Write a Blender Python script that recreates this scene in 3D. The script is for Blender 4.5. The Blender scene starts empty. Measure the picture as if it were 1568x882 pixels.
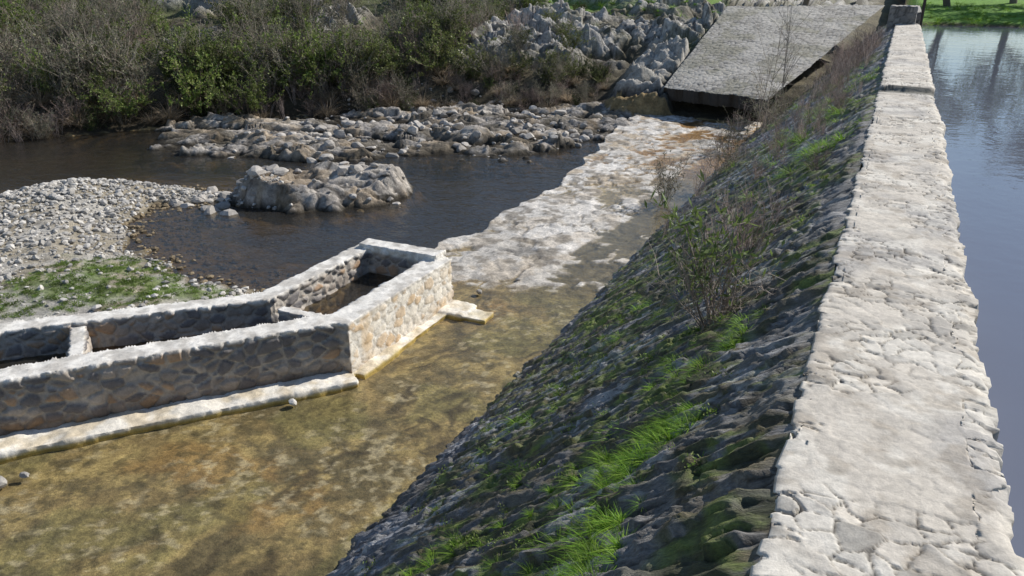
import bpy, math, random
import numpy as np
random.seed(5); rng=np.random.default_rng(5)
sc=bpy.context.scene
R=math.radians

# ------------------------------------------------------------ numpy noise
def hsh(ix,iy,iz,k):
    with np.errstate(over='ignore'):
        n=(ix.astype(np.int64).astype(np.uint32)*np.uint32(374761393)+iy.astype(np.int64).astype(np.uint32)*np.uint32(668265263)
           +iz.astype(np.int64).astype(np.uint32)*np.uint32(2246822519)+np.uint32((k*3266489917+974711)%4294967296))
        n=(n^(n>>np.uint32(13)))*np.uint32(1274126177)
        n=(n^(n>>np.uint32(15)))*np.uint32(2654435761)
        n=n^(n>>np.uint32(16))
    return n.astype(np.float64)/4294967296.0
def vnoise(x,y,z=None,k=0):
    if z is None: z=np.zeros_like(x)
    ix,iy,iz=np.floor(x),np.floor(y),np.floor(z)
    fx,fy,fz=x-ix,y-iy,z-iz
    fx=fx*fx*(3-2*fx);fy=fy*fy*(3-2*fy);fz=fz*fz*(3-2*fz)
    def L(dz):
        a=hsh(ix,iy,iz+dz,k);b=hsh(ix+1,iy,iz+dz,k);c=hsh(ix,iy+1,iz+dz,k);d=hsh(ix+1,iy+1,iz+dz,k)
        return (a*(1-fx)+b*fx)*(1-fy)+(c*(1-fx)+d*fx)*fy
    l0=L(0)
    if not np.any(fz): return l0
    return l0*(1-fz)+L(1)*fz
def fbm(x,y,z=None,o=4,k=0,g=.5):
    s=0;a=1;t=0;f=1.0
    for i in range(o):
        s=s+a*vnoise(x*f,y*f,None if z is None else z*f,k+i*7);t+=a;a*=g;f*=2.03
    return s/t
def worley(x,y,z=None,k=0,jit=.9):
    two=z is None
    if two: z=np.zeros_like(x)
    ix,iy,iz=np.floor(x),np.floor(y),np.floor(z)
    f1=np.full(x.shape,9.);f2=np.full(x.shape,9.)
    cx=np.zeros_like(x);cy=np.zeros_like(x);r=np.zeros_like(x);r2=np.zeros_like(x)
    for dx in(-1,0,1):
        for dy in(-1,0,1):
            for dz in((0,) if two else(-1,0,1)):
                a,b,c=ix+dx,iy+dy,iz+dz
                px=a+.5+jit*(hsh(a,b,c,k)-.5);py=b+.5+jit*(hsh(a,b,c,k+1)-.5)
                pz=0 if two else c+.5+jit*(hsh(a,b,c,k+2)-.5)
                d=np.sqrt((x-px)**2+(y-py)**2+(0 if two else (z-pz)**2))
                m=d<f1
                f2=np.where(m,f1,np.minimum(f2,d))
                cx=np.where(m,px,cx);cy=np.where(m,py,cy)
                r=np.where(m,hsh(a,b,c,k+3),r);r2=np.where(m,hsh(a,b,c,k+4),r2)
                f1=np.where(m,d,f1)
    return f1,f2,r,r2,x-cx,y-cy
def ss(a,b,x):
    t=np.clip((x-a)/(b-a),0,1);return t*t*(3-2*t)
def crag(x,y,k=0,tilt=1.4,c=1.1):
    # continuous upper envelope of tilted planes -> convex faceted rocks with V joints
    ix,iy=np.floor(x),np.floor(y);z0=np.zeros_like(x)
    v1=np.full(x.shape,-9.);v2=np.full(x.shape,-9.);rw=np.zeros_like(x)
    for dx in(-1,0,1):
        for dy in(-1,0,1):
            a,b=ix+dx,iy+dy
            ex=x-(a+.5+.85*(hsh(a,b,z0,k)-.5));ey=y-(b+.5+.85*(hsh(a,b,z0,k+1)-.5))
            v=(hsh(a,b,z0,k+2)-.5)*.9+tilt*((hsh(a,b,z0,k+3)-.5)*ex+(hsh(a,b,z0,k+4)-.5)*ey)-c*np.maximum(np.abs(ex*.9+ey*.3),np.abs(ey*.9-ex*.3))
            m=v>v1;v2=np.where(m,v1,np.maximum(v2,v));rw=np.where(m,hsh(a,b,z0,k+5),rw);v1=np.where(m,v,v1)
    return v1+.15,v1-v2,rw
def sdf(poly,x,y):
    d=np.full(x.shape,1e9);ins=np.zeros(x.shape,bool);n=len(poly)
    for i in range(n):
        ax,ay=poly[i];bx,by=poly[(i+1)%n]
        ex,ey=bx-ax,by-ay
        t=np.clip(((x-ax)*ex+(y-ay)*ey)/(ex*ex+ey*ey),0,1)
        d=np.minimum(d,(x-ax-ex*t)**2+(y-ay-ey*t)**2)
        c=((ay>y)!=(by>y))&(x<(bx-ax)*(y-ay)/((by-ay) if by!=ay else 1e-9)+ax)
        ins^=c
    d=np.sqrt(d);return np.where(ins,d,-d)
def mix(a,b,t):
    a=np.asarray(a,float);b=np.asarray(b,float);t=np.asarray(t)[...,None]
    return a*(1-t)+b*t

# ------------------------------------------------------------ mesh helpers
def mesh_np(name,V,F,col=None,mat=None,smooth=True,parent=None):
    V=np.asarray(V,np.float32);F=np.asarray(F,np.int32);n=F.shape[1]
    me=bpy.data.meshes.new(name)
    me.vertices.add(len(V));me.vertices.foreach_set('co',V.ravel())
    me.loops.add(F.size);me.loops.foreach_set('vertex_index',F.ravel())
    me.polygons.add(len(F));me.polygons.foreach_set('loop_start',np.arange(0,F.size,n,dtype=np.int32))
    me.polygons.foreach_set('loop_total',np.full(len(F),n,np.int32))
    me.update(calc_edges=True)
    me.polygons.foreach_set('use_smooth',np.full(len(F),smooth))
    if col is not None: setcol(me,col)
    if mat: me.materials.append(mat)
    o=bpy.data.objects.new(name,me);sc.collection.objects.link(o)
    if parent: o.parent=parent
    return o
def setcol(me,col):
    a=me.attributes.new('col','FLOAT_COLOR','POINT')
    c=np.ones((len(me.vertices),4),np.float32);c[:,:3]=col
    a.data.foreach_set('color',c.ravel())
def gridF(nr,nc):
    i=np.arange(nr*nc).reshape(nr,nc)
    return np.stack([i[:-1,:-1],i[:-1,1:],i[1:,1:],i[1:,:-1]],-1).reshape(-1,4)
def empty(name):
    o=bpy.data.objects.new(name,None);sc.collection.objects.link(o);return o
def steps(a,b,fn):
    o=[a]
    while o[-1]<b:o.append(o[-1]+fn(o[-1]))
    return np.array(o)

# ------------------------------------------------------------ materials
def newmat(name):
    m=bpy.data.materials.new(name);m.use_nodes=True;nt=m.node_tree;nt.nodes.clear()
    return m,nt,nt.nodes,nt.links
def attr_mat(name,rough=.9,scales=(3,14,60),var=.45,bump=.6,bdist=.02,spec=.3,stretch=None,vs=None):
    m,nt,N,L=newmat(name)
    out=N.new('ShaderNodeOutputMaterial');p=N.new('ShaderNodeBsdfPrincipled');L.new(p.outputs[0],out.inputs[0])
    at=N.new('ShaderNodeAttribute');at.attribute_name='col'
    tc=N.new('ShaderNodeTexCoord');src=tc.outputs['Object']
    if stretch:
        mp=N.new('ShaderNodeMapping');mp.inputs['Scale'].default_value=stretch;L.new(src,mp.inputs[0]);src=mp.outputs[0]
    cur=at.outputs['Color'];hs=[]
    for i,s in enumerate(scales):
        n=N.new('ShaderNodeTexNoise');n.inputs['Scale'].default_value=s;n.inputs['Detail'].default_value=8;n.inputs['Roughness'].default_value=.65
        L.new(src,n.inputs['Vector']);vv=(vs or (var,)*3)[i]
        mr=N.new('ShaderNodeMapRange');mr.inputs[1].default_value=.28;mr.inputs[2].default_value=.72
        mr.inputs[3].default_value=1-vv;mr.inputs[4].default_value=1+vv
        L.new(n.outputs['Fac'],mr.inputs[0])
        v=N.new('ShaderNodeVectorMath');v.operation='SCALE';L.new(cur,v.inputs[0]);L.new(mr.outputs[0],v.inputs['Scale']);cur=v.outputs[0]
        hs.append(n.outputs['Fac'])
    L.new(cur,p.inputs['Base Color'])
    p.inputs['Roughness'].default_value=rough;p.inputs['Specular IOR Level'].default_value=spec
    ad=N.new('ShaderNodeMath');ad.operation='ADD';L.new(hs[-1],ad.inputs[0])
    mu=N.new('ShaderNodeMath');mu.operation='MULTIPLY';mu.inputs[1].default_value=2.0;L.new(hs[-2],mu.inputs[0]);L.new(mu.outputs[0],ad.inputs[1])
    b=N.new('ShaderNodeBump');b.inputs['Strength'].default_value=bump;b.inputs['Distance'].default_value=bdist
    L.new(ad.outputs[0],b.inputs['Height']);L.new(b.outputs[0],p.inputs['Normal'])
    return m
def leaf_mat(name,trans=.35,rough=.55):
    m,nt,N,L=newmat(name)
    out=N.new('ShaderNodeOutputMaterial');p=N.new('ShaderNodeBsdfPrincipled')
    at=N.new('ShaderNodeAttribute');at.attribute_name='col'
    oi=N.new('ShaderNodeObjectInfo');mr=N.new('ShaderNodeMapRange');mr.inputs[3].default_value=.6;mr.inputs[4].default_value=1.4
    L.new(oi.outputs['Random'],mr.inputs[0])
    v=N.new('ShaderNodeVectorMath');v.operation='SCALE';L.new(at.outputs['Color'],v.inputs[0]);L.new(mr.outputs[0],v.inputs['Scale'])
    L.new(v.outputs[0],p.inputs['Base Color']);p.inputs['Roughness'].default_value=rough;p.inputs['Specular IOR Level'].default_value=.3
    if trans>0:
        t=N.new('ShaderNodeBsdfTranslucent');L.new(v.outputs[0],t.inputs[0])
        mx=N.new('ShaderNodeMixShader');mx.inputs[0].default_value=trans
        L.new(p.outputs[0],mx.inputs[1]);L.new(t.outputs[0],mx.inputs[2]);L.new(mx.outputs[0],out.inputs[0])
    else: L.new(p.outputs[0],out.inputs[0])
    return m
def water_mat(name,tint=(.6,.5,.3),rip=(2.5,9),strength=.25,dist=.03,rough=.02,murk=None,stretch=(1,1,1),rot=0,turb=None):
    m,nt,N,L=newmat(name)
    out=N.new('ShaderNodeOutputMaterial')
    tc=N.new('ShaderNodeTexCoord');mp=N.new('ShaderNodeMapping');mp.inputs['Scale'].default_value=stretch;mp.inputs['Rotation'].default_value=(0,0,rot)
    L.new(tc.outputs['Object'],mp.inputs[0])
    a=N.new('ShaderNodeTexNoise');a.inputs['Scale'].default_value=rip[0];a.inputs['Detail'].default_value=3
    c=N.new('ShaderNodeTexNoise');c.inputs['Scale'].default_value=rip[1];c.inputs['Detail'].default_value=2;c.inputs['Distortion'].default_value=.6
    L.new(mp.outputs[0],a.inputs[0]);L.new(mp.outputs[0],c.inputs[0])
    mu=N.new('ShaderNodeMath');mu.operation='MULTIPLY_ADD';mu.inputs[1].default_value=.4
    L.new(c.outputs['Fac'],mu.inputs[0]);L.new(a.outputs['Fac'],mu.inputs[2])
    b=N.new('ShaderNodeBump');b.inputs['Strength'].default_value=strength;b.inputs['Distance'].default_value=dist;L.new(mu.outputs[0],b.inputs['Height'])
    # Schlick reflectance, same from above and below the surface
    ge=N.new('ShaderNodeNewGeometry');dt=N.new('ShaderNodeVectorMath');dt.operation='DOT_PRODUCT'
    L.new(ge.outputs['Incoming'],dt.inputs[0]);L.new(b.outputs[0],dt.inputs[1])
    def mth(op,x,y=None):
        q=N.new('ShaderNodeMath');q.operation=op
        for i,s in enumerate((x,y)):
            if s is None: continue
            if isinstance(s,(int,float)): q.inputs[i].default_value=s
            else: L.new(s,q.inputs[i])
        return q.outputs[0]
    ab=mth('ABSOLUTE',dt.outputs['Value']);om=mth('SUBTRACT',1.0,ab);om=mth('MAXIMUM',om,0.0);pw=mth('POWER',om,5.0)
    fr=mth('ADD',mth('MULTIPLY',pw,.98),.02)
    g=N.new('ShaderNodeBsdfGlossy');g.inputs['Roughness'].default_value=rough;L.new(b.outputs[0],g.inputs['Normal'])
    if murk:
        t=N.new('ShaderNodeBsdfDiffuse');t.inputs[0].default_value=(*murk,1)
    else:
        t=N.new('ShaderNodeBsdfTransparent');t.inputs[0].default_value=(*tint,1)
        if turb:
            df=N.new('ShaderNodeBsdfDiffuse');df.inputs[0].default_value=(*turb[1],1)
            m2=N.new('ShaderNodeMixShader');m2.inputs[0].default_value=turb[0];L.new(t.outputs[0],m2.inputs[1]);L.new(df.outputs[0],m2.inputs[2]);t=m2
    mx=N.new('ShaderNodeMixShader');L.new(fr,mx.inputs[0]);L.new(t.outputs[0],mx.inputs[1]);L.new(g.outputs[0],mx.inputs[2])
    L.new(mx.outputs[0],out.inputs[0]);return m

M_terr=attr_mat('ground_material',.92,(2.5,11,50),.36,1.0,.025)
M_crest=attr_mat('crest_stone',.9,(5,26,110),.15,.5,.005,vs=(.18,.18,.10))
M_slope=attr_mat('slope_stone',.65,(3,14,50),.4,1.0,.016,spec=.5,stretch=(1,3.2,1))
M_wall=attr_mat('rubble_wall',.88,(5,22,90),.2,.5,.008)
M_apron=attr_mat('algae_concrete',.7,(5,24,90),.42,.6,.01,spec=.4)
M_peb=attr_mat('pebble',.85,(8,30,90),.2,.3,.005)
M_leaf=leaf_mat('leaf');M_twig=leaf_mat('twig',0,.8);M_grass=leaf_mat('grass_blade',.45,.5)
M_pool=water_mat('pool_water',(.64,.56,.40),(1.8,8),.45,.07,.015,stretch=(1,1.5,1),rot=.6,turb=(.30,(.075,.072,.068)))
M_film=water_mat('film_water',(.95,.92,.84),(6,28),.7,.010,.06)
M_up=water_mat('reservoir_water',None,(1.2,5),.14,.05,.02,murk=(.145,.16,.21))

# ------------------------------------------------------------ layout (metres; dam runs along +Y)
POOL=-.12
bar=[(-45,-6),(-30,3.5),(-24,8),(-18.9,10.9),(-18.2,12.8),(-16.2,13.6),(-14.5,13.8),(-13.8,13.3),(-15.3,12.5),(-14.6,11.0),(-12.8,9.7),(-10.6,9.2),(-9.3,9.2),(-8.2,8.6),(-7.6,7.9),(-9.2,6.2),(-13,1.5),(-22,-12),(-40,-30)]
island=[(-14.1,13.1),(-12.3,13.2),(-11.1,13.8),(-10.3,15.0),(-10.7,16.5),(-12.5,15.9),(-14.3,14.8)]
shelf=[(-20.0,16.6),(-18.6,16.6),(-16.5,18.0),(-14.8,18.0),(-12.6,19.2),(-11.0,19.6),(-9.5,21.2),(-8.2,24.0),(-7.9,26.5),(-9,30),(-14,29),(-22,22.5),(-22.5,19)]
land=[(-200,-90),(-60,-14),(-36,6),(-25.6,15.5),(-22.0,21.2),(-17.2,25.3),(-10.7,29.4),(-8.0,29.2),(-3.9,28.6),(.3,30),(.3,900),(-900,900),(-900,-90)]
chute=[(-7.6,29.1),(-3.8,27.5),(-.9,41.7),(-7.4,38.5)]
grassp=[(-12.5,7.2),(-12.9,8.6),(-12.4,9.5),(-11.2,9.1),(-10.2,8.8),(-9.4,8.8),(-9.1,8.2),(-10.4,7.2),(-11.8,6.2)]
def rockf(x,y,k=0):
    a=.45;u=x*math.cos(a)+y*math.sin(a);v=-x*math.sin(a)+y*math.cos(a)
    w=.5*(fbm(x*1.1,y*1.1,o=3,k=k+50)-.5)
    f,e,r=crag(u*.55+w,v*1.25+w,k,1.7);f2,e2,r2=crag(u*1.7+w*2,v*3.6+w,k+20,1.9);f3,e3,r3=crag(u*4.5+w*3,v*9,k+40,1.8)
    return f*.56+f2*.30+f3*.11+.05*(fbm(x*6,y*6,o=3,k=k+61)-.5),np.minimum(np.minimum(e,e2*.8),e3*.9+.03),np.clip(.35*r+.45*r2+.35*r3-.08,0,1)
def terrain(x,y,color=False):
    n1=fbm(x*.35,y*.35,o=4,k=1)-.5;n2=fbm(x*2.2,y*2.2,o=4,k=9)-.5
    z=-.55+.25*n1+.12*n2
    wob=.5*n2+.8*n1*.3
    sb=sdf(bar,x,y)+wob*.6
    zb=POOL+np.where(sb>0,np.minimum(sb*.22,.32),np.maximum(sb*.13,-.5))+n2*.10+.22*np.exp(-((x+17.3)**2+(y-11.6)**2)/3.5)*(sb>0)
    z=np.maximum(z,zb)
    rf,re,rr=rockf(x,y)
    si=sdf(island,x,y)+.35*n2+.3*rf
    zi=POOL-.02+np.where(si>0,np.minimum(si*1.1,.42+.1*n1),si*.9)+rf*.75*ss(-.3,.4,si)
    sh=sdf(shelf,x,y)+.9*n2+1.3*rf+1.2*n1
    zs=POOL-.04+np.where(sh>0,np.minimum(sh*.3,.10),sh*.6)+rf*.72*ss(-.3,.7,sh)+.25*n1
    d=sdf(land,x,y)+.8*n1
    prof=np.interp(d,[-1,0,2,7,14,22,60,300],[-.9,-.1,.9,2.1,3.6,4.1,5,14])
    hill=prof+.5*n1+.25*n2
    oc=ss(.40,.57,fbm(x*.33,y*.33,o=3,k=31)+.25*np.exp(-((x+13.3)**2/14+(d-6.5)**2/10))-.10*(x<-19))*ss(2.5,4.5,d)*(1-ss(16,20,d))
    left=ss(-10.2,-9.2,x)*(1-ss(-7.5,-7.1,x))*ss(27,28.5,y)*(1-ss(33,35,y))
    oc=np.maximum(oc,left)
    hill=hill+oc*(.4+rf*1.6)
    z=np.maximum.reduce([z,zi,zs]);z=np.where(d>-1,np.maximum(z,hill),z)
    up=x>.3
    zup=np.interp(y+.3*n1+.02*x,[-50,40,42,43,46,60,300],[1.2,1.2,2.5,2.85,3.15,3.6,9])+.15*n1
    zr=np.interp(x,[34,42,60,300],[1.2,2.8,4,12])
    z=np.where(up,np.maximum(zup,zr),z)
    cs=sdf(chute,x,y);pl=1+.205*((y-28.3)*.97+(x+5.7)*-.15)
    z=np.where(cs>-.25,np.minimum(z,pl-.35),z)
    if not color: return z
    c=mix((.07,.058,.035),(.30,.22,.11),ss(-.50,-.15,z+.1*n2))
    wet=ss(POOL-.01,POOL+.07+.05*n2,z)
    g=mix((.44,.415,.37),(.33,.29,.22),ss(.4,.6,fbm(x*1.1,y*1.1,o=3,k=77)))
    gr=mix((.16,.125,.07),g,wet)
    c=np.where((sb>-.1)[...,None]&(z>POOL-.03)[...,None],gr,c)
    gp=ss(-.2,.5,sdf(grassp,x,y)+1.2*n2)
    c=mix(c,(.12,.17,.04),gp*.8*ss(.38,.55,fbm(x*3,y*3,o=3,k=5)))
    rock=mix((.60,.545,.47),(.27,.25,.235),rr)*(1.0-.8*(1-ss(.0,.08,re)))[...,None]
    rock=mix(rock,(.30,.22,.13),.6*ss(.48,.62,fbm(x*1.3,y*1.3,o=4,k=33)))
    onsh=(zs>zi)
    rock=mix(rock,(.11,.095,.07),.75*ss(.50,.62,fbm(x*1.8,y*1.8,o=4,k=34))*onsh)
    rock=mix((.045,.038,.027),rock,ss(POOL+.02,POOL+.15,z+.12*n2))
    rm=((zi>=z-.002)&(si>-.5))|((zs>=z-.002)&(sh>-.6))
    c=np.where(rm[...,None]&(z>POOL-.1)[...,None],rock,c)
    soil=mix((.085,.075,.05),(.15,.13,.085),ss(.4,.6,fbm(x*1.7,y*1.7,o=3,k=3)))
    soil=mix(soil,(.05,.04,.025),1-ss(.3,2.2,d))
    gx_=ss(-20,-17,x)
    gh=ss(.46,.58,fbm(x*.5,y*.5,o=3,k=13))*ss(3,10,d)
    soil=mix(soil,(.10,.14,.035),gh*(.4+.6*gx_))
    soil=mix(soil,(.14,.23,.045),ss(10.5,12,d)*(.25+.75*gx_))
    hr=mix((.60,.57,.52),(.30,.29,.275),rr)*(1.0-.78*(1-ss(.0,.10,re)))[...,None]
    hr=mix(hr,(.13,.12,.06),.5*ss(.52,.64,fbm(x*1.4,y*1.4,o=4,k=35)))
    hr=hr*(1-.70*left)[...,None]+(np.array((.42,.40,.36))*(left*ss(.9,1.4,z+rf)*.7)[...,None])
    hc=mix(soil,hr,oc*ss(.0,.25,rf+.14))
    c=np.where(((d>0)&(z>zs+.02)&(z>zi))[...,None],hc,c)
    gup=mix((.08,.07,.04),(.14,.28,.035),ss(2.75,2.9,z+.1*n2))
    c=np.where(up[...,None],gup,c)
    return z,c

xs=np.concatenate([-24-steps(.3,900,lambda a:max(.25,a*.06))[::-1],np.arange(-24,-6,.05),-6+steps(0,900,lambda a:max(.3,a*.05))])
ys=np.concatenate([5-steps(.3,600,lambda a:max(.3,a*.07))[::-1],np.arange(5,26,.05),26+steps(0,1000,lambda a:max(.06,(a-18)*.08))])
X,Y=np.meshgrid(xs,ys);Z,C=terrain(X,Y,True)
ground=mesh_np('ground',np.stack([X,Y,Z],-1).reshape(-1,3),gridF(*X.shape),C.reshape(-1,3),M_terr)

# ------------------------------------------------------------ water
def sheet(name,pts,z,mat):
    V=[(a,b,z) for a,b in pts];me=bpy.data.meshes.new(name);me.from_pydata(V,[],[list(range(len(V)))]);me.materials.append(mat)
    o=bpy.data.objects.new(name,me);sc.collection.objects.link(o);return o
sheet('river_pool_water',[(-90,-60),(-5.2,-60),(-5.2,40),(-90,40)],POOL,M_pool)
sheet('reservoir_water',[(.4,-80),(60,-80),(60,46),(.4,46)],2.72,M_up)

# ------------------------------------------------------------ dam
dam=empty('stone_dam')
prof=[(-.13,z) for z in np.linspace(2.72,2.97,11)]+[(x,3.0) for x in np.linspace(-.15,.71,80)]+[(.74,z) for z in np.linspace(2.975,2.0,24)]
prof=np.array(prof)
yy=steps(1.3,43.5,lambda a:max(.0098,.0031*a))
U=np.tile(prof[:,0],(len(yy),1));W=np.tile(prof[:,1],(len(yy),1));YY=np.tile(yy[:,None],(1,len(prof)))
S=np.tile(np.concatenate([[0],np.cumsum(np.hypot(*np.diff(prof,axis=0).T))]),(len(yy),1))
wx=1.1*(fbm(S*5,YY*5,o=4,k=60)-.5);wy=1.1*(fbm(S*5,YY*5,o=4,k=61)-.5)
f1,f2,r,r2,dx,dy=worley(S*7.6+wx,YY*9.4+wy,None,70)
e=f2-f1
gap=1-ss(.015,.085,e)
vis=ss(.42,.62,fbm(S*3.2,YY*3.2,o=4,k=66))
big=fbm(S*.9,YY*.9,o=3,k=67)
h=-.011*gap*(.2+.8*vis)+.006*(r-.5)*(.3+vis)+.020*((r2-.5)*dx+(r-.5)*dy)*(.4+.6*vis)+.005*(fbm(S*18,YY*18,o=4,k=68)-.5)+.018*(big-.5)
hole=((r2>.95))*gap*vis
h=h-.025*hole
step=ss(15.9,16.0,YY-.25*np.abs(U-.3)**1.5)
top=(W>2.99)
ew=.035*(r-.5)+.07*(fbm(YY*1.6,YY*0+3.3,o=3,k=69)-.5)
U2=U+np.where(U>.6,ew*1.2,0)+np.where(U<-.08,ew,0)
U2=U2+np.where(U>.2,.05*np.exp(-((YY-12.5)/2.0)**2),0)
bite=((r2>.86)&((U<-.02)|(U>.60)))*gap
ZZ=W+np.where(top,h,h*.3)+.09*step*(W>2.5)-.05*bite
rd=np.where(top,.02*(np.exp(-(U+.15)/.02)+np.exp(-(.71-U)/.02)),0);ZZ=ZZ-rd
c=mix((.64,.585,.50),(.43,.40,.355),r*.95)
c=mix(c,(.58,.53,.455),(1-vis)*.7)
c=mix(c,(.35,.34,.33),ss(.50,.68,fbm(S*1.7,YY*1.1,o=3,k=72))*.5)
c=mix(c,(.72,.68,.60),ss(.53,.66,fbm(S*4,YY*4,o=4,k=73))*.6)
c=mix(c,(.31,.26,.20),ss(.57,.7,fbm(S*6,YY*6,o=4,k=74))*.45)
c=c*(1-.70*gap*np.clip(vis*1.1+.10,0,1))[...,None]
c=c*(1-.3*((r2>.90)*vis))[...,None]
c=c*(1-.75*hole)[...,None]
c=mix(c,(.10,.10,.085),((YY>15.7)&(YY<16.02))*.8)  # shadow at the foot of the step, painted as a dark band
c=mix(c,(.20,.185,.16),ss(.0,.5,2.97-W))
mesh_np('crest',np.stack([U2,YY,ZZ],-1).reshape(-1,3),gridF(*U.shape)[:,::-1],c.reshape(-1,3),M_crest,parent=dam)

# downstream sloping face
sl=math.hypot(3.70,3.0);tt=np.linspace(-.05,1.0,210)
yy=steps(1.0,43,lambda a:max(.016,.0040*a))
T,YY=np.meshgrid(tt,yy);D=T*sl
nx,nz=-3.0/sl,3.70/sl
wx=1.0*(fbm(D*2.0,YY*2.0,o=3,k=80)-.5);wy=1.0*(fbm(D*2.0,YY*2.0,o=3,k=81)-.5)
p1,e,r=crag(D*1.7+wx,YY*5.6+wy,82,1.2,.35)
p2,eg,q=crag(D*4.2+wx*2,YY*15+wy*2,92,1.4,.4)
p3,e3,q3=crag(D*11+wx*3,YY*34+wy*3,96,1.4,.4)
gap=1-ss(.0,.05,e);gapg=1-ss(.0,.07,eg)
big=fbm(D*.8,YY*.8,o=4,k=83)
rid=np.abs(2*fbm(D*1.6+YY*.8,YY*8,o=5,k=93,g=.6)-1)
h=.038*(p1-.25)+.042*(p2-.25)+.022*(p3-.25)+.05*(big-.5)-.03*(rid-.2)-.008*gap
h=h*np.clip(1-ss(.965,1.0,T)*.8,0,1)
moss=fbm(D*1.0+2,YY*.5,o=5,k=85)
strip=np.exp(-((T-.80+.02*(YY-4))/.13)**2)*(YY<6.6)
mossm=ss(.43,.54,moss+.10*strip+.09*np.exp(-((T-.5)/.32)**2)*(YY<13)-.08*(T>.92)-.04*(T<.12)+.05*(YY>12))
c=mix((.29,.29,.305),(.08,.084,.098),np.clip(r*.35+q*.5+q3*.3-.05,0,1))
lt=np.clip((q>.80)*1.+(q3>.86),0,1)*ss(.40,.55,fbm(D*1.4,YY*1.4,o=2,k=86))
c=mix(c,(.55,.55,.55),lt*.8)
c=mix(c,(.17,.145,.105),ss(.45,.6,fbm(D*.9,YY*.9,o=3,k=87))*.5)
c=mix(c,(.38,.36,.33),ss(.74,1,T)*.55)
c=c*(1-.78*gap)[...,None]*(1-.5*gapg)[...,None]*(1-.5*ss(.35,.7,rid))[...,None]
st=fbm(D*1.2,YY*10,o=4,k=94)
mc=mix((.08,.085,.024),(.18,.23,.035),ss(.40,.58,fbm(D*6,YY*6,o=3,k=88)))
mc=mix(mc,(.16,.125,.06),ss(.45,.58,st)*.9)
mk=mossm*.9*ss(.26,.42,fbm(D*6,YY*11,o=4,k=90))*(1-.6*ss(.58,.66,st))*(1-.6*lt)
c=mix(c,mc*(1-.5*gap)[...,None],mk)
h=h+mossm*.018*fbm(D*20,YY*20,o=2,k=91)
bx,bz=-3.83+3.70*T,3.0*T-.03
mesh_np('sloping_face',np.stack([bx+nx*h,YY,bz+nz*h],-1).reshape(-1,3),gridF(*T.shape)[:,::-1],c.reshape(-1,3),M_slope,parent=dam)

# ------------------------------------------------------------ apron
LY=[-20,4.3,7.3,9.5,10.4,12,15,17.7,21.2,25.6,30];LX=[-26,-8.9,-7.2,-7.0,-7.3,-7.35,-7.15,-7.0,-7.5,-8.1,-8.4]
yy=np.concatenate([5e-1-steps(.1,18,lambda a:.2)[::-1],steps(.5,30,lambda a:max(.020,.0033*a))])
tt=np.concatenate([[0],np.linspace(0,1,180)])
T,YY=np.meshgrid(tt,yy)
lx=np.interp(YY,LY,LX)+.5*(fbm(YY*1.2,YY*0+1,o=5,k=100)-.5)*(YY>10)
XX=lx+(-3.55-lx)*T
n=fbm(XX*1.3,YY*1.3,o=4,k=101)-.5;m2=fbm(XX*5,YY*5,o=4,k=102)-.5
u=.35;wr=.5*m2;ff,ee,rr=crag((XX*math.cos(u)+YY*math.sin(u))*1.3+n*1.3+wr,(-XX*math.sin(u)+YY*math.cos(u))*1.15+n+wr,103,.35,.2)
far=ss(10.0,11.2,YY-.3*(XX+6))
tow=1-ss(-5.4,-4.3,XX+1.6*n-.10*np.maximum(YY-14,0))
za=.0+.06*n+.024*m2
zf=-.012+.075*tow+.05*ff+.13*n+.06*m2-.03*(1-ss(0,.03,ee))-.035*ss(16,18,YY)*(1-.7*ss(0,.4,.5-T))
ZA=za*(1-far)+zf*far
FILM=.035
wp=1.6*(fbm(XX*.9,YY*.9,o=3,k=110)-.5)
c=mix((.25,.195,.095),(.145,.12,.065),ss(.42,.6,fbm(XX*1.6,YY*2.6,o=6,k=104,g=.6)))
c=mix(c,(.33,.265,.125),ss(.50,.62,fbm(XX*3.4,YY*3.4,o=6,k=105,g=.6)))
c=mix(c,(.33,.205,.075),.5*ss(.54,.66,fbm(XX*.8+9,YY*.8,o=5,k=111)))
c=mix(c,(.20,.19,.08),.55*ss(.5,.62,fbm(XX*1.1+3,YY*1.1,o=5,k=114)))
flow=np.abs(2*fbm(XX*1.3+wp,YY*.6+wp,o=6,k=106,g=.6)-1)
dk=(1-ss(.02,.15,flow))*ss(-6.3,-4.9,XX+.5*n+.16*(YY-6))*ss(.40,.52,fbm(XX*1.1,YY*1.1,o=3,k=115))
c=mix(c,(.065,.052,.03),dk*.85)
sp_=ss(.54,.68,fbm(XX*11,YY*11,o=4,k=107))
c=mix(c,(.50,.45,.32),sp_*.6*ss(.40,.58,fbm(XX*1.2,YY*1.2,o=3,k=112)))
c=mix(c,(.085,.075,.04),ss(.54,.66,fbm(XX*10,YY*10,o=4,k=109))*.6)
fc=mix((.28,.21,.10),(.42,.22,.08),ss(17,22,YY+3*n))
c=mix(c,fc,far*.6)
c=mix(c,(.10,.085,.045),far*ss(-5.8,-4.7,XX+1.2*n)*(1-ss(18,22,YY))*.8)
dry=ss(FILM-.004,FILM+.012,ZA)
dc=mix((.64,.61,.565),(.46,.43,.385),rr)*(1-.6*(1-ss(.0,.03,ee)))[...,None]
dc=mix(dc,(.40,.32,.22),ss(.50,.62,fbm(XX*2.2,YY*2.2,o=5,k=108))*(.4+.45*ss(16,20,YY)))
dc=mix(dc,(.18,.155,.12),ss(.53,.63,fbm(XX*4,YY*4,o=5,k=113))*.75)
c=mix(c,dc,dry*(.35+.65*far))
ZA[:,0]=-.7
ap=mesh_np('spillway_apron',np.stack([XX,YY,ZA],-1).reshape(-1,3),gridF(*T.shape),c.reshape(-1,3),M_apron)
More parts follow.
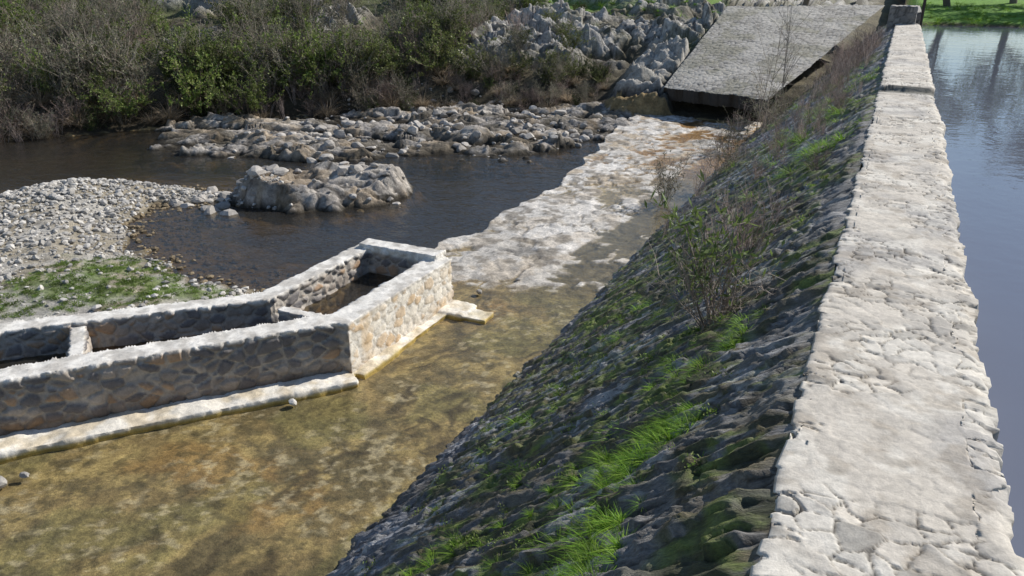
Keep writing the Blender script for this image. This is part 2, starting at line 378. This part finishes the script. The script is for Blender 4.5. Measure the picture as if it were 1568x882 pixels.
fl=[(-3.5,-15)]+[(-3.5,29)]+[(np.interp(y,LY,LX)+.12,y) for y in (29,25.6,21.2,17.7,15,12,10.6)]+[(-6.9,10.0),(-6.9,8.2),(-7.1,7.1),(-8.85,4.2),(-21,-15)]
sheet('shallow_overflow_water',fl,FILM,M_film)

# ------------------------------------------------------------ fish ladder walls
def box_uv(bm,a,b,w,z0,z1):
    a=np.array(a,float);b=np.array(b,float);d=(b-a)/np.linalg.norm(b-a);n=np.array([-d[1],d[0]])*w/2
    q=[a-n,b-n,b+n,a+n];vs=[bm.verts.new((*p,z)) for z in(z0,z1) for p in q]
    for f in((3,2,1,0),(4,5,6,7),(0,1,5,4),(1,2,6,5),(2,3,7,6),(3,0,4,7)): bm.faces.new([vs[i] for i in f])
def remeshed(name,boxes,vox,mat,fn,parent=None):
    import bmesh
    bm=bmesh.new()
    for b in boxes: box_uv(bm,*b)
    me=bpy.data.meshes.new(name+'_src');bm.to_mesh(me);bm.free()
    o=bpy.data.objects.new(name,me);sc.collection.objects.link(o)
    md=o.modifiers.new('r','REMESH');md.mode='VOXEL';md.voxel_size=vox
    dg=bpy.context.evaluated_depsgraph_get();me2=bpy.data.meshes.new_from_object(o.evaluated_get(dg))
    o.modifiers.clear();o.data=me2;bpy.data.meshes.remove(me)
    nv=len(me2.vertices);co=np.empty(nv*3,np.float32);no=np.empty(nv*3,np.float32)
    me2.vertices.foreach_get('co',co);me2.vertices.foreach_get('normal',no)
    co=co.reshape(-1,3).astype(float);no=no.reshape(-1,3).astype(float)
    h,c=fn(co,no);co=co+no*h[:,None];me2.vertices.foreach_set('co',co.astype(np.float32).ravel())
    me2.update();setcol(me2,c);me2.materials.clear();me2.materials.append(mat)
    me2.polygons.foreach_set('use_smooth',np.ones(len(me2.polygons),bool))
    if parent:o.parent=parent
    return o
def rubble(co,no):
    x,y,z=co.T
    w=.5*(fbm(x*4,y*4,z*4,o=3,k=120)-.5)
    f1,f2,r,r2,dx,dy=worley(x*4.8+w,y*4.8+w,z*7.2+w,121)
    e=f2-f1;st=ss(.06,.22,e);top=ss(.6,.85,no[:,2])
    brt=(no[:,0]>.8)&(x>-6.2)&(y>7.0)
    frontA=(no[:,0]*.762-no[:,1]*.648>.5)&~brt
    h=(.028*st+.02*(r-.5))*(1-top)*np.where(brt,.35,1.1)+.010*(fbm(x*9,y*9,z*9,o=3,k=122)-.5)*2
    stone=mix((.25,.22,.195),(.50,.43,.355),r)
    stone=mix(stone,(.15,.145,.15),(r2>.6)*.8)
    stone=mix(stone,(.44,.28,.16),((r2<.15))*.75)
    mort=mix((.62,.57,.50),(.44,.40,.35),fbm(x*5,y*5,z*5,o=3,k=123))
    mort=mort*np.where(frontA,.85,1)[:,None]  # shaded front wall: its shade painted in as darker mortar
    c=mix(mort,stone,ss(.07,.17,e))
    b2=mix(mix((.80,.75,.66),(.66,.50,.33),ss(.5,1,r)),(.80,.77,.71),1-ss(.02,.14,e))  # sunlit face: sun painted in as paler stone and mortar, orange stones aside
    b2=b2*(1-.35*np.exp(-((e-.11)/.03)**2))[:,None]
    b2=mix(b2,(.62,.43,.22),.5*ss(.50,.62,fbm(x*3,y*3,z*2,o=3,k=127)))
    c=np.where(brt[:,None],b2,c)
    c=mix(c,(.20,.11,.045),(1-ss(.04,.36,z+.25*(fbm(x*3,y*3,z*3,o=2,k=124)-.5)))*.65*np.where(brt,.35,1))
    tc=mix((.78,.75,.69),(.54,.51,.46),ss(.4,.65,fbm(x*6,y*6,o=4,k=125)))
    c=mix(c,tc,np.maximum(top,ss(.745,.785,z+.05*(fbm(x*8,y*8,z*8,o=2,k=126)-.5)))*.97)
    return h,c
ld=empty('fish_ladder')
dA=np.array([-.648,-.762])
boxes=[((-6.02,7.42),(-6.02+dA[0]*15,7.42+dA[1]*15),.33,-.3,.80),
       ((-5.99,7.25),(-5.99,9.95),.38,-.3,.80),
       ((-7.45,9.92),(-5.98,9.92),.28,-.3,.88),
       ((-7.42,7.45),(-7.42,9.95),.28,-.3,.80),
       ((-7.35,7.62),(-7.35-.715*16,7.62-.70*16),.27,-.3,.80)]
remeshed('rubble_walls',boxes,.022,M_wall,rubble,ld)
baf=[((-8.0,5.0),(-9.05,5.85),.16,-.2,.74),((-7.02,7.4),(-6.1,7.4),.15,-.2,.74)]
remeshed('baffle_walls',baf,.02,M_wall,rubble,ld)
def foot(co,no):
    x,y,z=co.T
    h=.12*(fbm(x*2.5,y*2.5,z*2.5,o=4,k=130)-.5)+.02*(fbm(x*12,y*12,z*12,o=2,k=131)-.5)
    c=mix((.78,.74,.66),(.62,.54,.41),ss(.4,.65,fbm(x*4,y*4,z*4,o=4,k=132)))
    c=mix((.48,.37,.13),c,ss(.045,.085,z+.03*(fbm(x*7,y*7,o=2,k=133)-.5)))
    return h,c
nA=np.array([.762,-.648])
a=np.array([-6.02,7.42])+nA*.28;b=a+dA*15
remeshed('footing',[(tuple(a-dA*.05),tuple(b),.56,-.2,.11),((-5.82,7.3),(-5.82,9.95),.38,-.2,.08),((-5.95,9.75),(-5.35,9.72),.5,-.2,.10),((-5.5,9.68),(-5.0,9.70),.36,-.2,.07)],.022,M_wall,foot,ld)
mf=attr_mat('chamber_floor',.9,(4,20,60),.3)
V=[(-6,7.3,.02),(-6,9.9,.02),(-7.4,9.9,.02),(-7.4,7.5,.02),(-18,-3,.02),(-16,-4.5,.02)]
o=mesh_np('floor',V,[[0,1,2,3]]+[[0,3,4,5]],np.tile((.07,.06,.035),(6,1)),mf,parent=ld)
o=sheet('chamber_water',[(-6,7.3),(-6,9.9),(-7.4,9.9),(-7.4,7.5),(-18,-3),(-16,-4.5)],.40,M_pool);o.parent=ld

# ------------------------------------------------------------ cobbled chute
nu,nv=190,290
u,v=np.meshgrid(np.linspace(0,1,nu),np.linspace(0,1,nv))
BL,BR,TR,TL=[np.array(p) for p in((-7.6,29.1,1.0),(-3.6,27.5,1.0),(-.75,41.9,3.55),(-7.4,38.7,3.5))]
P=(BL*(1-u[...,None])+BR*u[...,None])*(1-v[...,None])+(TL*(1-u[...,None])+TR*u[...,None])*v[...,None]
f1,f2,r,r2,dx,dy=worley(P[...,0]*5.2,P[...,1]*5.2,None,140)
e=f2-f1
P[...,2]+=.022*ss(.02,.25,e)+.025*(r-.5)+.12*(fbm(P[...,0]*.7,P[...,1]*.7,o=3,k=141)-.5)
ji=.35*(fbm(P[0,:,0]*2.5,P[0,:,0]*0,o=4,k=144)-.5);P[1,:,1]+=ji;P[0,:,1]+=ji
c=mix((.44,.42,.38),(.28,.265,.24),r)*(1-.5*(1-ss(.03,.2,e)))[...,None]
c=mix(c,(.22,.21,.15),ss(.48,.63,fbm(P[...,0]*1.2,P[...,1]*1.2,o=4,k=142))*.55)
c=mix(c,(.48,.46,.42),ss(.5,.65,fbm(P[...,0]*.8,P[...,1]*.8,o=3,k=143))*.5)
P[0,:,2]-=.45;P[0,:,1]+=.25;P[:,0,2]-=.8
c[0:2]=(.06,.052,.045);c[:,0]=(.06,.055,.05)  # front rows blackened to paint the shadow of the undercut
mesh_np('cobbled_spillway_ramp',P.reshape(-1,3),gridF(*u.shape),c.reshape(-1,3),M_wall)

def plain(co,no):
    x,y,z=co.T
    f1,f2,r,r2,dx,dy=worley(x*3.5,y*3.5,z*4,150)
    c=mix((.34,.31,.28),(.18,.17,.16),r)*(1-.5*(1-ss(.03,.15,f2-f1)))[:,None]
    return .03*ss(.05,.2,f2-f1),mix(c,(.5,.47,.42),ss(.6,.9,no[:,2])*.8)
gp_=empty('sluice_pillar')
remeshed('masonry',[((.05,35.7),(.05,36.5),.95,2.2,3.75),((.45,36.5),(.45,43.5),.5,2.2,3.5)],.05,M_wall,plain,gp_)
import bmesh, mathutils
bm=bmesh.new()
for (x,y,z,r_,h_) in((.75,36.0,3.6,.05,1.9),(.75,36.9,3.6,.05,1.9)):
    bmesh.ops.create_cone(bm,cap_ends=True,segments=10,radius1=r_,radius2=r_,depth=h_,matrix=mathutils.Matrix.Translation((x,y,z+.3)))
bmesh.ops.create_cone(bm,cap_ends=True,segments=8,radius1=.035,radius2=.035,depth=.9,matrix=mathutils.Matrix.Translation((.75,36.45,4.5))@mathutils.Matrix.Rotation(R(90),4,'X'))
me=bpy.data.meshes.new('sluice_frame');bm.to_mesh(me);bm.free();setcol(me,np.tile((.05,.04,.035),(len(me.vertices),1)));me.materials.append(M_twig)
o=bpy.data.objects.new('metal_frame',me);sc.collection.objects.link(o);o.parent=gp_

# ------------------------------------------------------------ pebbles
def ico(sub):
    bm=bmesh.new();bmesh.ops.create_icosphere(bm,subdivisions=sub,radius=1)
    v=np.array([p.co[:] for p in bm.verts]);f=np.array([[q.index for q in p.verts] for p in bm.faces]);bm.free();return v,f
def stones(name,px,py,pz,size,mat,cols,base,smooth=False,flat=.65):
    bv,bf=base;n=len(px);V=np.empty((n,len(bv),3));C_=np.empty((n,len(bv),3))
    for i in range(n):
        sh=np.array([1,rng.uniform(.6,1),rng.uniform(.45,.8)*flat/.65])*size[i]
        q=bv*(1+.22*(rng.random((len(bv),1))-.5)) 
        for _ in range(5):
            d=rng.normal(size=3);d/=np.linalg.norm(d);k=rng.uniform(.45,.8);t=q@d;q=q-np.where(t>k,t-k,0)[:,None]*d
        q=q*sh;a=rng.uniform(0,6.28);ca,sa=math.cos(a),math.sin(a)
        V[i,:,0]=q[:,0]*ca-q[:,1]*sa+px[i];V[i,:,1]=q[:,0]*sa+q[:,1]*ca+py[i];V[i,:,2]=q[:,2]+pz[i]
        C_[i]=cols[i]
    F=(bf[None]+(np.arange(n)*len(bv))[:,None,None]).reshape(-1,3)
    return mesh_np(name,V.reshape(-1,3),F,C_.reshape(-1,3),mat,smooth)
def scatter(poly,n,margin=0,xr=None,yr=None):
    p=np.array(poly);x0,y0=p.min(0);x1,y1=p.max(0)
    if xr:x0,x1=xr
    if yr:y0,y1=yr
    x=rng.uniform(x0,x1,n*6);y=rng.uniform(y0,y1,n*6);m=sdf(poly,x,y)>margin
    return x[m][:n],y[m][:n]
px,py=scatter(bar,10500,-1.4,(-22,-8.5),(6.5,14.2))
dens=.45+.9*np.exp(-((px+17)**2+(py-11.8)**2)/9)
k=rng.random(len(px))<dens;px,py=px[k],py[k]
k=~((sdf(grassp,px,py)>0)&(rng.random(len(px))<.75));px,py=px[k],py[k]
sz=.022+.075*rng.random(len(px))**2.5+.035*np.exp(-((px+17)**2+(py-11.8)**2)/9)*rng.random(len(px))
g=rng.uniform(.28,.60,len(px));cols=np.stack([g,g*.95,g*.87],-1)
pz=terrain(px,py)
cols[pz<POOL]*=np.array([.5,.41,.28])
stones('river_gravel',px,py,pz+sz*.3,sz,M_peb,cols,ico(1))
px=np.concatenate([rng.uniform(-19,-8,700),rng.uniform(-14.5,-10,90),rng.uniform(-15,-13,60)]);py=np.concatenate([rng.uniform(15,28,700),rng.uniform(12.8,17,90),rng.uniform(12.5,14.5,60)])
pz=terrain(px,py);k=(pz>POOL-.12)&(pz<.9);px,py,pz=px[k],py[k],pz[k]
sz=.05+.22*rng.random(len(px))**3;g=rng.uniform(.25,.55,len(px));cols=np.stack([g,g*.93,g*.84],-1)
stones('loose_river_rocks',px,py,pz+sz*.2,sz,M_peb,cols,ico(2))
px=np.array([-6.02,-7.72,-7.60,-5.6,-5.25]);py=np.array([6.35,3.75,3.95,10.5,11.3])
sz=np.array([.065,.10,.06,.06,.05]);cols=np.tile((.36,.34,.31),(5,1));cols[0]=(.6,.58,.54)
stones('loose_apron_stones',px,py,np.full(5,.07),sz,M_peb,cols,ico(2))

# ------------------------------------------------------------ plants
class PB:
    def __init__(s): s.v=[];s.f=[];s.c=[];s.m=[]
    def tube(s,pts,r0,r1,col,sides=3):
        n=len(pts);b=len(s.v)
        for i,p in enumerate(pts):
            d=pts[min(i+1,n-1)]-pts[max(i-1,0)];d=d/(np.linalg.norm(d)+1e-9)
            a=np.cross(d,(0,0,1) if abs(d[2])<.9 else(1,0,0));a/=np.linalg.norm(a);c_=np.cross(d,a);rr_=r0+(r1-r0)*i/(n-1)
            for j in range(sides):
                t=6.283*j/sides;s.v.append(p+rr_*(math.cos(t)*a+math.sin(t)*c_));s.c.append(col)
        for i in range(n-1):
            for j in range(sides):
                k=(j+1)%sides;s.f.append((b+i*sides+j,b+i*sides+k,b+(i+1)*sides+k,b+(i+1)*sides+j));s.m.append(0)
    def leaf(s,p,d,w,l,col,mi=1):
        n=np.cross(d,rng.normal(size=3));n/=np.linalg.norm(n)+1e-9;b=len(s.v)
        s.v+= [p,p+d*l*.5+n*w*.5,p+d*l,p+d*l*.5-n*w*.5];s.c+=[col]*4;s.f.append((b,b+1,b+2,b+3));s.m.append(mi)
    def blade(s,p,d,h,w,col,bend):
        a=rng.uniform(0,6.28);n=np.array([math.cos(a),math.sin(a),0])*w;b=len(s.v);k=4
        for i in range(k):
            t=i/(k-1);q=p+d*h*t+bend*h*t*t;ww=n*(1-t*.9)
            s.v+=[q-ww,q+ww];s.c+=[col*(.6+.5*t)]*2
        for i in range(k-1): s.f.append((b+2*i,b+2*i+1,b+2*i+3,b+2*i+2));s.m.append(1)
    def mesh(s,name,mats):
        me=bpy.data.meshes.new(name);V=np.array(s.v,np.float32);F=np.array(s.f,np.int32)
        me.vertices.add(len(V));me.vertices.foreach_set('co',V.ravel());me.loops.add(F.size);me.loops.foreach_set('vertex_index',F.ravel())
        me.polygons.add(len(F));me.polygons.foreach_set('loop_start',np.arange(0,F.size,4,dtype=np.int32));me.polygons.foreach_set('loop_total',np.full(len(F),4,np.int32))
        me.update(calc_edges=True);setcol(me,np.array(s.c))
        for m in mats: me.materials.append(m)
        me.polygons.foreach_set('material_index',np.array(s.m,np.int32));return me
def path(p,d,l,n=4,wob=.25,up=.0):
    pts=[p];d=d/np.linalg.norm(d)
    for i in range(n):
        d=d+rng.normal(size=3)*wob+np.array([0,0,up]);d/=np.linalg.norm(d);pts.append(pts[-1]+d*l/n)
    return pts
def shrub(name,h,spread,nst,nsub,ntw,tw,lf,nleaf,lw,ll,r0=.012,lean=(0,0,0),wob=.16,sub=.55,tight=1.):
    pb=PB();tips=[]
    for i in range(nst):
        a=rng.uniform(0,6.28);t=rng.uniform(.1,1)*spread;d=np.array([math.cos(a)*t,math.sin(a)*t,1.])+np.array(lean)
        L=h*rng.uniform(.55,1.05);p0=np.array([math.cos(a)*.12*h*rng.random(),math.sin(a)*.12*h*rng.random(),-.05])*np.array([1/tight,1/tight,1])
        pts=path(p0,d,L,5,wob,.03);c=np.array(tw)*rng.uniform(.6,1.35);pb.tube(pts,r0,r0*.35,c)
        for j in range(nsub):
            k=rng.integers(1,5);q=pts[k]+(pts[k+1]-pts[k])*rng.random();dd=(pts[k+1]-pts[k])/np.linalg.norm(pts[k+1]-pts[k])+rng.normal(size=3)*sub
            sp=path(q,dd,L*rng.uniform(.2,.45),3,wob,.05);pb.tube(sp,r0*.5,r0*.25,c*rng.uniform(.8,1.2));tips.append(sp)
            for m in range(ntw):
                k2=rng.integers(0,3);q2=sp[k2]+(sp[k2+1]-sp[k2])*rng.random();d2=(sp[k2+1]-sp[k2])/np.linalg.norm(sp[k2+1]-sp[k2])+rng.normal(size=3)*.5
                tp=path(q2,d2,L*rng.uniform(.07,.18),2,wob,.05);pb.tube(tp,r0*.28,r0*.15,c*rng.uniform(.8,1.2));tips.append(tp)
    for i in range(nleaf):
        tp=tips[rng.integers(len(tips))];k=rng.integers(0,len(tp)-1);q=tp[k]+(tp[k+1]-tp[k])*rng.random()
        d=rng.normal(size=3)+np.array([0,0,.6]);d/=np.linalg.norm(d)
        pb.leaf(q+rng.normal(size=3)*.01,d,lw*rng.uniform(.7,1.3),ll*rng.uniform(.6,1.3),np.array(lf[rng.integers(len(lf))])*rng.uniform(.7,1.3))
    return pb.mesh(name,[M_twig,M_leaf])
OL=[(.13,.16,.045),(.17,.20,.06),(.10,.13,.035),(.20,.21,.09)]
LG=[(.17,.24,.05),(.22,.28,.07),(.13,.19,.04),(.26,.30,.10)]
GY=[(.20,.205,.13),(.15,.165,.10),(.24,.225,.15)]
BR=[(.20,.15,.10),(.15,.11,.07)]
meshes={
 'willow':[shrub('willow_scrub',2.2,.75,16,6,3,(.34,.29,.245),GY,1000,.035,.08) for _ in range(3)],
 'green':[shrub('green_scrub',1.7,.8,15,6,3,(.18,.15,.11),OL,2000,.045,.085) for _ in range(2)],
 'lush':[shrub('leafy_scrub',1.9,.8,14,6,3,(.18,.15,.11),LG,2400,.05,.09) for _ in range(2)],
 'bare':[shrub('bare_scrub',1.6,.7,20,6,4,(.34,.26,.225),BR,160,.02,.05,.009) for _ in range(3)],
 'stalk':[shrub('dry_stalks',1.5,.36,9,4,2,(.42,.34,.30),BR,30,.02,.05,.009,(0,0,0),.10,.28) for _ in range(4)],
 'dark':[shrub('dark_scrub',1.3,.9,14,6,3,(.11,.09,.07),[(.06,.085,.03),(.08,.105,.03)],1800,.04,.07) for _ in range(1)],
}
def reed(name,h,n,cols,spread=.8,w=.006,bendk=.7):
    pb=PB()
    for i in range(n):
        a=rng.uniform(0,6.28);t=rng.random()*spread;d=np.array([math.cos(a)*t,math.sin(a)*t,1]);d/=np.linalg.norm(d)
        bend=np.array([math.cos(a),math.sin(a),-.8])*rng.uniform(.1,bendk)
        pb.blade(np.array([math.cos(a)*.1*h*rng.random(),math.sin(a)*.1*h*rng.random(),-.02]),d,h*rng.uniform(.5,1.1),w*rng.uniform(.7,1.3),np.array(cols[rng.integers(len(cols))])*rng.uniform(.7,1.25),bend)
    return pb.mesh(name,[M_twig,M_grass])
TAN=[(.50,.39,.27),(.38,.30,.20),(.58,.48,.36)]
meshes['reed']=[reed('dry_reeds',1.1,240,TAN,1.0,.014,.9) for _ in range(2)]
GR=[(.18,.36,.03),(.24,.45,.045),(.13,.26,.03),(.32,.48,.06)]
meshes['grass']=[reed('grass_clump',.15,100,GR,1.7,.0038,1.1) for _ in range(3)]
WD=[(.14,.22,.04),(.18,.27,.06),(.22,.26,.09)]
def weeds(n):
    pb=PB()
    for i in range(n):
        a=rng.uniform(0,6.28);q=np.array([math.cos(a),math.sin(a),0])*.14*rng.random()+np.array([0,0,.05*rng.random()])
        d=np.array([rng.normal(),rng.normal(),.5+rng.random()]);d/=np.linalg.norm(d);pb.leaf(q,d,.016,.04,np.array(WD[rng.integers(3)])*rng.uniform(.6,1.3))
    return pb.mesh('low_weed',[M_twig,M_grass])
meshes['weed']=[weeds(90) for _ in range(3)]
def put(kind,x,y,z,s,parent,name=None,tilt=(0,0)):
    me=meshes[kind][rng.integers(len(meshes[kind]))]
    o=bpy.data.objects.new(name or me.name,me);sc.collection.objects.link(o);o.parent=parent
    o.location=(x,y,z);o.rotation_euler=(tilt[0],tilt[1],rng.uniform(0,6.28));o.scale=(s*rng.uniform(.85,1.2),s*rng.uniform(.85,1.2),s*rng.uniform(.8,1.2));return o
scrub=empty('riverbank_scrub')
bl=np.array(land[1:7])
seg=np.linalg.norm(np.diff(bl,axis=0),axis=1);cum=np.concatenate([[0],np.cumsum(seg)])
X0=[];
for i in range(1200):
    s=rng.uniform(22,cum[-1]+2);j=min(np.searchsorted(cum,s)-1,len(seg)-1);p=bl[j]+(bl[j+1]-bl[j])*(s-cum[j])/seg[j]
    n=np.array([-(bl[j+1]-bl[j])[1],(bl[j+1]-bl[j])[0]])/seg[j];d=rng.random()**1.2*17
    if i>800: d=rng.uniform(-.3,2.2)
    q=p+n*d;X0.append((q[0],q[1],d))
X0=np.array(X0);zz=terrain(X0[:,0],X0[:,1]);dd=sdf(land,X0[:,0],X0[:,1])
for (x,y,_),z,d in zip(X0,zz,dd):
    if d<-.2 or sdf(chute,np.array([x]),np.array([y]))[0]>-.9: continue
    if x>-10.4 and y<35 and d<6: continue
    if (x>-17 and d>3.5 and rng.random()<.72): continue
    if d>11 and x>-19 and rng.random()<.75: continue
    if x<-16.5: kd=rng.choice(['willow','willow','green','bare','lush' if d>2 else 'reed']);s=rng.uniform(.75,1.2)
    else: kd=rng.choice(['bare','stalk','willow','dark','green','reed']);s=rng.uniform(.4,.75)
    if d<1.3: kd=rng.choice(['reed','reed','bare','stalk','dark','willow']);s*=.75 if kd=='reed' else .6
    if d>6: s*=.75
    put(kd,x,y,z-.05,s,scrub)
for i in range(16):
    x=-22.5+rng.normal()*1.6;y=23.2+rng.normal()*1.3+.7*(x+22.5)
    z=float(terrain(np.array([x]),np.array([y]))[0]);put('lush',x,y,max(z,.2)-.05,rng.uniform(.8,1.15),scrub)
def sp(x,y): return .8108*(x+3.83)-.03
dv=empty('dam_face_brush')
for i in range(125):
    y=rng.uniform(13.5,36);x=rng.uniform(-1.9,-.5)-(.05*(y-13) if rng.random()<.3 else 0)
    put(rng.choice(['stalk','stalk','stalk','bare']),x,y,sp(x,y)-.03,rng.uniform(.2,.42) if y<22 else rng.uniform(.35,.6),dv)
for i in range(26):
    y=rng.uniform(17,27.5);x=rng.uniform(-4.4,-2.8)
    put(rng.choice(['stalk','stalk','willow']),x,y,max(sp(x,y),0)-.03,rng.uniform(.3,.65),dv)
for (x,y,s,kd) in[(-1.1,8.2,.5,'bare'),(-1.2,8.5,.65,'stalk'),(-1.0,7.9,.6,'stalk'),(-.9,8.9,.45,'stalk'),(-.68,10.9,.28,'bare'),(-1.9,10.3,.35,'stalk'),(-3.2,13,.4,'stalk'),(-1.6,9.4,.45,'stalk')]:
    put(kd,x,y,sp(x,y)-.03,s,dv)
ol=shrub('oleander_shrub',1.2,.6,13,5,3,(.36,.29,.24),[(.18,.25,.07),(.25,.32,.10),(.14,.20,.05)],430,.024,.105,.007,(-.25,.1,0),.13)
o=bpy.data.objects.new('oleander_shrub',ol);sc.collection.objects.link(o);o.location=(-1.02,6.1,sp(-1.02,6)-.02)
ol2=shrub('bare_weed_shrub',.85,1.0,26,6,3,(.55,.46,.39),BR,60,.012,.04,.0060,(-.1,-.1,0),.16)
o=bpy.data.objects.new('bare_weed_shrub',ol2);sc.collection.objects.link(o);o.location=(-1.05,6.2,sp(-1.05,6)-.02)
sap=shrub('bare_sapling',3.6,.12,2,9,4,(.28,.24,.2),BR,60,.02,.05,.014,(0,0,0),.05)
for (x,y) in((-3.4,24.5),(-3.1,27)):
    o=bpy.data.objects.new('bare_sapling',sap);sc.collection.objects.link(o);o.location=(x,y,sp(x,y)-.05);o.rotation_euler=(0,0,y)
# grass
gt=empty('dam_face_grass')
line=[(-.70,5.35,.09,18),(-.86,4.85,.10,18),(-.84,4.2,.12,46),(-1.02,3.8,.13,40),(-.95,3.2,.11,16),(-.9,2.75,.12,28),(-1.15,5.6,.22,14),(-1.25,4.5,.2,12),(-2.3,8.2,.25,18),(-1.9,7.3,.3,14),(-1.02,16.1,.5,36),(-1.3,19,.9,40),(-1.3,23,1.2,36),(-.9,12.4,.4,24),(-1.6,3.3,.4,18),(-1.5,10.5,.5,20),(-1.4,2.6,.4,20),(-2.6,6.2,.4,14),(-2.0,4.6,.5,16),(-2.4,3.2,.4,10),(-.55,9.2,.2,8),(-2.9,9.5,.4,10)]
for (x,y,s,n) in line:
    for i in range(n):
        a=x+rng.normal()*s*.7;b=y+rng.normal()*s*1.3
        if a>-.25: continue
        put('grass',a,b,sp(a,b)+.012,rng.uniform(.3,1.0)*(1 if y<12 else 2.2),gt)
for i in range(700):
    a=rng.uniform(-3.5,-.5);b=rng.uniform(2.2,15)
    if fbm(np.array([(a+3.83)*1.29*1.0+2]),np.array([b*.5]),o=5,k=85)[0]<.45: continue
    put('weed' if rng.random()<.75 else 'grass',a,b,sp(a,b)+.012,rng.uniform(.25,.7),gt)
gb=empty('gravel_bar_grass')
gx,gy=scatter(grassp,520,-.15);gz=terrain(gx,gy)
for x,y,z in zip(gx,gy,gz): put('weed' if rng.random()<.8 else 'grass',x,y,z-.005,rng.uniform(.35,.8),gb)
bk=empty('bank_grass')
gx=rng.uniform(1,34,600);gy=42.4+rng.random(600)**1.5*10;gz=terrain(gx,gy)
for x,y,z in zip(gx,gy,gz): put('grass',x,y,z-.02,rng.uniform(1.6,3.2),bk)
gx=rng.uniform(-24,-6,700);gy=rng.uniform(30,48,700);gz=terrain(gx,gy);gd=sdf(land,gx,gy);cc=sdf(chute,gx,gy)
for x,y,z,d,q in zip(gx,gy,gz,gd,cc):
    if d>9 and q<-.3 and x>-19: put('grass',x,y,z-.02,rng.uniform(1.6,3),bk)

# trees on the far bank
def tree(name,h):
    pb=PB();tips=[];col=np.array((.16,.135,.11))
    tr=path(np.array([0,0,-.2]),np.array([rng.normal()*.08,rng.normal()*.08,1]),h*.6,6,.08,.05);pb.tube(tr,h*.022,h*.010,col,8)
    for i in range(18):
        k=rng.integers(1,6);q=tr[k]+(tr[min(k+1,6)]-tr[k])*rng.random();a=rng.uniform(0,6.28)
        d=np.array([math.cos(a),math.sin(a),rng.uniform(.4,1.4)]);b=path(q,d,h*rng.uniform(.25,.45),5,.18,.06);pb.tube(b,h*.009,h*.003,col,5)
        for j in range(6):
            k2=rng.integers(1,5);b2=path(b[k2],(b[k2+1]-b[k2])/np.linalg.norm(b[k2+1]-b[k2])+rng.normal(size=3)*.6,h*rng.uniform(.08,.2),3,.2,.04);pb.tube(b2,h*.0035,h*.0015,col,3);tips.append(b2)
    for i in range(4200):
        b2=tips[rng.integers(len(tips))];q=b2[rng.integers(4)]+rng.normal(size=3)*.22
        d=rng.normal(size=3);d/=np.linalg.norm(d);pb.leaf(q,d,.11,.18,np.array(OL[rng.integers(4)])*rng.uniform(.6,1.2))
    return pb.mesh(name,[M_twig,M_leaf])
tm=[tree('riverside_tree',9) for i in range(3)]
for i,(x,y,s) in enumerate([(2.2,50.5,.95),(5.5,53,1.0),(9,52,1.1),(13.5,54,1.0),(18,52,.9),(26,57,1.1),(-6,58,1.0),(41,46,1.),(45,30,1.05),(-14,56,.9),(22,52,1.05)]):
    o=bpy.data.objects.new('riverside_tree',tm[i%3]);sc.collection.objects.link(o);z=float(terrain(np.array([x]),np.array([y]))[0]);o.location=(x,y,z);o.scale=(s,s,s);o.rotation_euler=(0,0,i*1.3)

# ------------------------------------------------------------ light, sky, camera
el,az=R(38),R(35)
w=bpy.data.worlds.new('World');sc.world=w;w.use_nodes=True;nt=w.node_tree
sky=nt.nodes.new('ShaderNodeTexSky');sky.sky_type='NISHITA';sky.sun_disc=False;sky.sun_elevation=el;sky.sun_rotation=az
sky.dust_density=.3;sky.ozone_density=2.5
bg=nt.nodes['Background'];bg.inputs[1].default_value=.105;nt.links.new(sky.outputs[0],bg.inputs[0])
sd=bpy.data.lights.new('sun','SUN');sd.energy=5;sd.angle=R(.5);sd.color=(1,.95,.87)
so=bpy.data.objects.new('sun',sd);sc.collection.objects.link(so)
dirv=mathutils.Vector((math.sin(az)*math.cos(el),math.cos(az)*math.cos(el),math.sin(el)))
so.rotation_euler=dirv.to_track_quat('Z','Y').to_euler();so.location=(20,20,30)
cd=bpy.data.cameras.new('camera');cam=bpy.data.objects.new('camera',cd);sc.collection.objects.link(cam)
cam.location=(0,0,5);cam.rotation_euler=(R(90-22.23),0,R(25.43));cd.sensor_width=36;cd.lens=27.18;cd.clip_end=3000;cd.clip_start=.05
sc.camera=cam
sc.view_settings.view_transform='Standard';sc.view_settings.look='None';sc.view_settings.exposure=0
